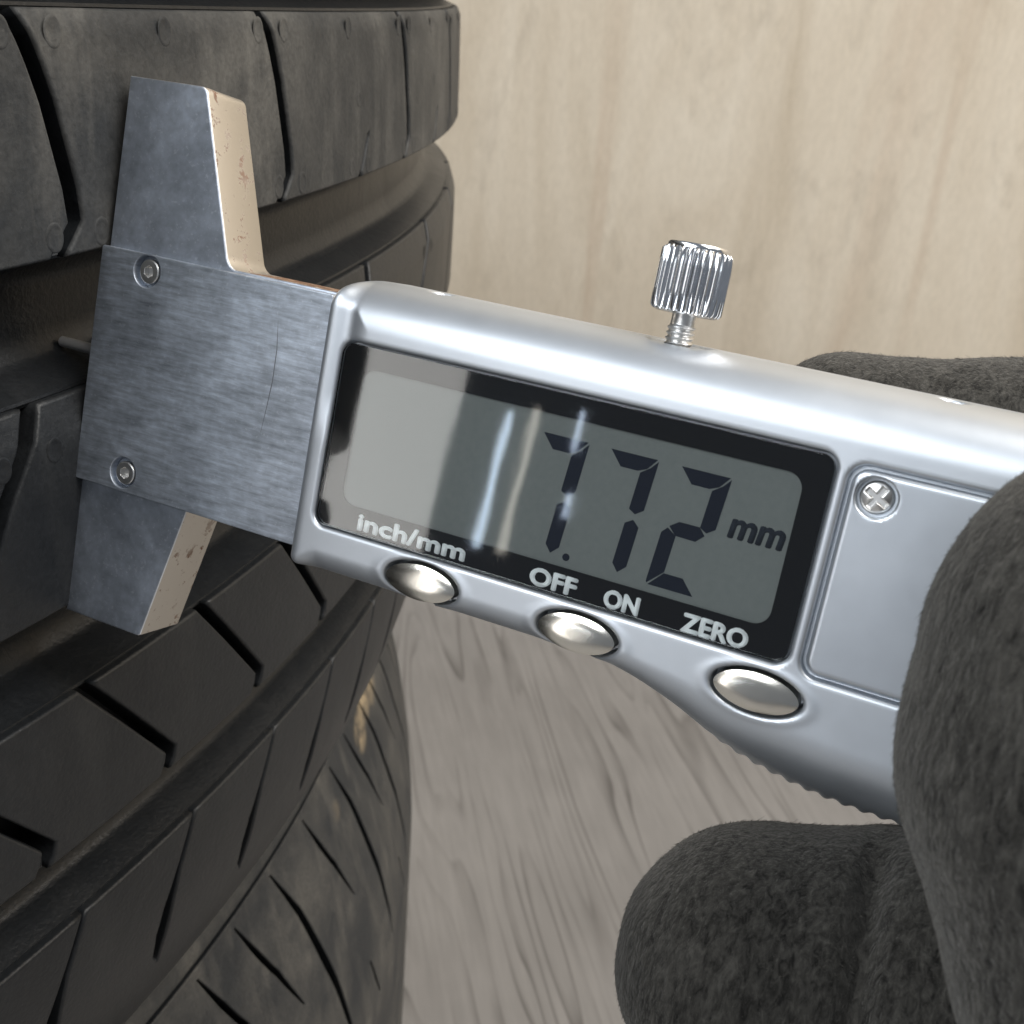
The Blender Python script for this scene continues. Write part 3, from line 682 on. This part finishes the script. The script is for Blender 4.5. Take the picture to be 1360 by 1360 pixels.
# --- depth rod
def cyl(name, p, q, r, mat, parent, n=24):
    p, q = np.array(p, float), np.array(q, float); d = (q-p)/np.linalg.norm(q-p); u = np.cross(d, [0, 1, .3]); u /= np.linalg.norm(u); v = np.cross(d, u); V = []; F = []
    for c_, rr in ((p, r*.75), (p+d*.15, r), (q, r)):
        V += [(c_+rr*(u*math.cos(2*math.pi*i/n)+v*math.sin(2*math.pi*i/n)))*MM for i in range(n)]
    for k_ in range(2): F += [(k_*n+i, k_*n+(i+1) % n, (k_+1)*n+(i+1) % n, (k_+1)*n+i) for i in range(n)]
    F.append(tuple(range(n))[::-1]); return mesh_obj(name, V, F, mat, parent, angle=35)
cyl('depth_rod', (-7.72, 4.0, -1.62), (.5, 4.0, -1.62), 0.58, M_pin, gauge)
# --- lock screw: knurled head, threaded shank
def lathe_local(cx, cy, prof, n, knurl=None):
    V = []; F = []
    for (r_, z, kn) in prof:
        for i in range(n):
            a_ = 2*math.pi*i/n; rr = r_-(kn*(.5-.5*math.cos(a_*knurl)) if knurl else 0); V.append(((cx+rr*math.cos(a_))*MM, (cy+rr*math.sin(a_))*MM, z*MM))
    for k_ in range(len(prof)-1): F += [(k_*n+i, k_*n+(i+1) % n, (k_+1)*n+(i+1) % n, (k_+1)*n+i) for i in range(n)]
    F.append(tuple((len(prof)-1)*n+i for i in range(n))); F.append(tuple(range(n))[::-1]); return V, F
ls = bpy.data.objects.new('lock_screw', None); COL.objects.link(ls); ls.parent = gauge
pr = [(1.2, 14.05, 0), (2.45, 14.1, 0), (2.85, 14.25, .02), (3.05, 14.5, .34), (3.08, 16, .36), (3.08, 18, .36), (3.05, 19.25, .34), (2.80, 19.5, .04), (2.66, 19.52, 0), (2.66, 19.78, 0), (2.56, 19.9, 0), (1.6, 19.94, 0)]
V, F = lathe_local(59.35, 4.0, pr, 336, 28); mesh_obj('knurled_head', V, F, M_chrome, ls, angle=42)
V = []; F = []; n = 40; rows = 110
for k_ in range(rows+1):
    z = 8.5+(14.2-8.5)*k_/rows
    for i in range(n):
        a_ = 2*math.pi*i/n; ph = (z/.46-a_/(2*math.pi)) % 1.0; rr = 1.02+.22*(1-abs(2*ph-1))*(1 if z < 13.2 else 0)
        V.append(((59.35+rr*math.cos(a_))*MM, (4+rr*math.sin(a_))*MM, z*MM))
for k_ in range(rows): F += [(k_*n+i, k_*n+(i+1) % n, (k_+1)*n+(i+1) % n, (k_+1)*n+i) for i in range(n)]
mesh_obj('threaded_shank', V, F, M_thread, ls, angle=60)

# ================================================================== GLOVED HAND (one continuous surface, gauge frame)
def seg_sdf(P, a, b_, ra, rb):
    a = np.array(a, float); b_ = np.array(b_, float); ab = b_-a; t = np.clip(((P-a)@ab)/(ab@ab), 0, 1)
    return np.linalg.norm(P-a-t[:, None]*ab, axis=1)-(ra+(rb-ra)*t)
THUMB = [((97.6, -15.8, .2), 13.4), ((99.2, -16.8, -6.5), 14.2), ((110.2, -21.0, -31.0), 13.5), ((114.5, -24.0, -56.0), 17.0), ((138, -18, -72), 22)]
INDEX = [((73.0, 18.6, 5.9), 8.0), ((88.0, 19.6, 6.6), 8.9), ((112, 22.0, 1.0), 9.8), ((138, 22, -18), 11.5), ((158, 10, -50), 14)]
MIDDLE = [((79.4, -1.0, -37.4), 12.2), ((91.0, .5, -35.4), 12.6), ((118, 8.0, -39), 13.2), ((142, 8, -44), 13), ((160, 2, -66), 16)]
RING = [((84, 2.0, -62.5), 11.0), ((100, 3.0, -60), 11.8), ((124, 7, -60), 12.4), ((150, 2, -70), 14)]
LITTLE = [((92, 4.0, -84), 9.6), ((106, 4, -82), 10.2), ((128, 5, -82), 11), ((152, 0, -86), 13)]
PALM = [((148, -4, -52), 20), ((156, -6, -84), 21), ((178, -10, -92), 21), ((215, -14, -108), 24)]
def wob(P, f, ph): return np.sin(P[:, 0]*f+ph+1.7*np.sin(P[:, 2]*f*.63+ph*2))*np.sin(P[:, 2]*f*.9+ph*.7+1.3*np.sin(P[:, 1]*f*.8))
def hand_sdf(P):
    def chain(ch, k=1.2):
        d = None
        for (a, ra), (b_, rb) in zip(ch[:-1], ch[1:]):
            e = seg_sdf(P, a, b_, ra, rb); d = e if d is None else smin(d, e, k*3)
        return d
    dm = chain(MIDDLE); d = smin(chain(THUMB), dm, .8); d = smin(d, smin(chain(RING), chain(LITTLE), 1.2), 1.0); d = smin(d, chain(INDEX), .8)
    d = smin(d, chain(PALM), 9)
    # cloth folds: long soft creases on the thumb and across the finger
    th = np.exp(-((P[:, 0]-101)/16)**2)*sstep(0, -8, P[:, 1]); y = P[:, 2]+.55*P[:, 0]
    d = d+.18*th*np.sin(y*.62+1.2*np.sin(P[:, 0]*.31))*sstep(3, -12, P[:, 2])
    d = d+.10*wob(P, .42, .3)+.035*wob(P, 1.1, 1.1)+.02*wob(P, 2.6, 2.2)
    fx = P[:, 0]-(86.6-.16*(P[:, 2]+30)); d = d+2.0*np.exp(-(fx/1.3)**2)*sstep(3, -5, P[:, 1])*sstep(-14, -22, P[:, 2])*sstep(-60, -50, P[:, 2])
    # seam running over the fingertip
    return d
Vh, Qh, Nh = surface_nets(hand_sdf, (62, -44, -100), (205, 36, 18), 1.0)
hand = np_mesh('gloved_hand', Vh*MM, Qh, M_glove, None, Nh); hand.matrix_world = G4
tag(hand, 'hand in fuzzy dark grey cloth glove gripping the right end of the gauge', 'hand')
# cloth nap: short fibres standing off the glove where it is seen
sel = np.where((Vh[:, 0] < 118) & (Vh[:, 2] > -66))[0]; NF = 120000
pk = rng.choice(sel, NF); base_ = Vh[pk]+rng.normal(0, .35, (NF, 3)); nn = Nh[pk]
base_ = base_-hand_sdf(base_)[:, None]*nn
flow = np.stack([np.sin(base_[:, 2]*.21+.6*np.sin(base_[:, 0]*.17)), .4*np.cos(base_[:, 0]*.13), np.cos(base_[:, 0]*.19+base_[:, 2]*.08)], 1)
tang = rng.normal(0, .55, (NF, 3))+flow; tang -= (tang*nn).sum(1, keepdims=True)*nn; tang /= np.linalg.norm(tang, axis=1, keepdims=True)
ln = rng.uniform(.18, .55, (NF, 1))*np.where(rng.random((NF, 1)) < .02, 1.9, 1)
dirv = nn*rng.uniform(.10, .55, (NF, 1))+tang*.9; dirv /= np.linalg.norm(dirv, axis=1, keepdims=True)
sidev = np.cross(dirv, rng.normal(0, 1, (NF, 3))); sidev /= np.linalg.norm(sidev, axis=1, keepdims=True)
Vf = np.concatenate([base_-sidev*.022-nn*.05, base_+sidev*.022-nn*.05, base_+dirv*ln]); Tf = np.stack([np.arange(NF), np.arange(NF)+NF, np.arange(NF)+2*NF], 1)
fz = np_mesh('fuzz', Vf*MM, Tf, M_fuzz, hand); tag(fz, kind='stuff')
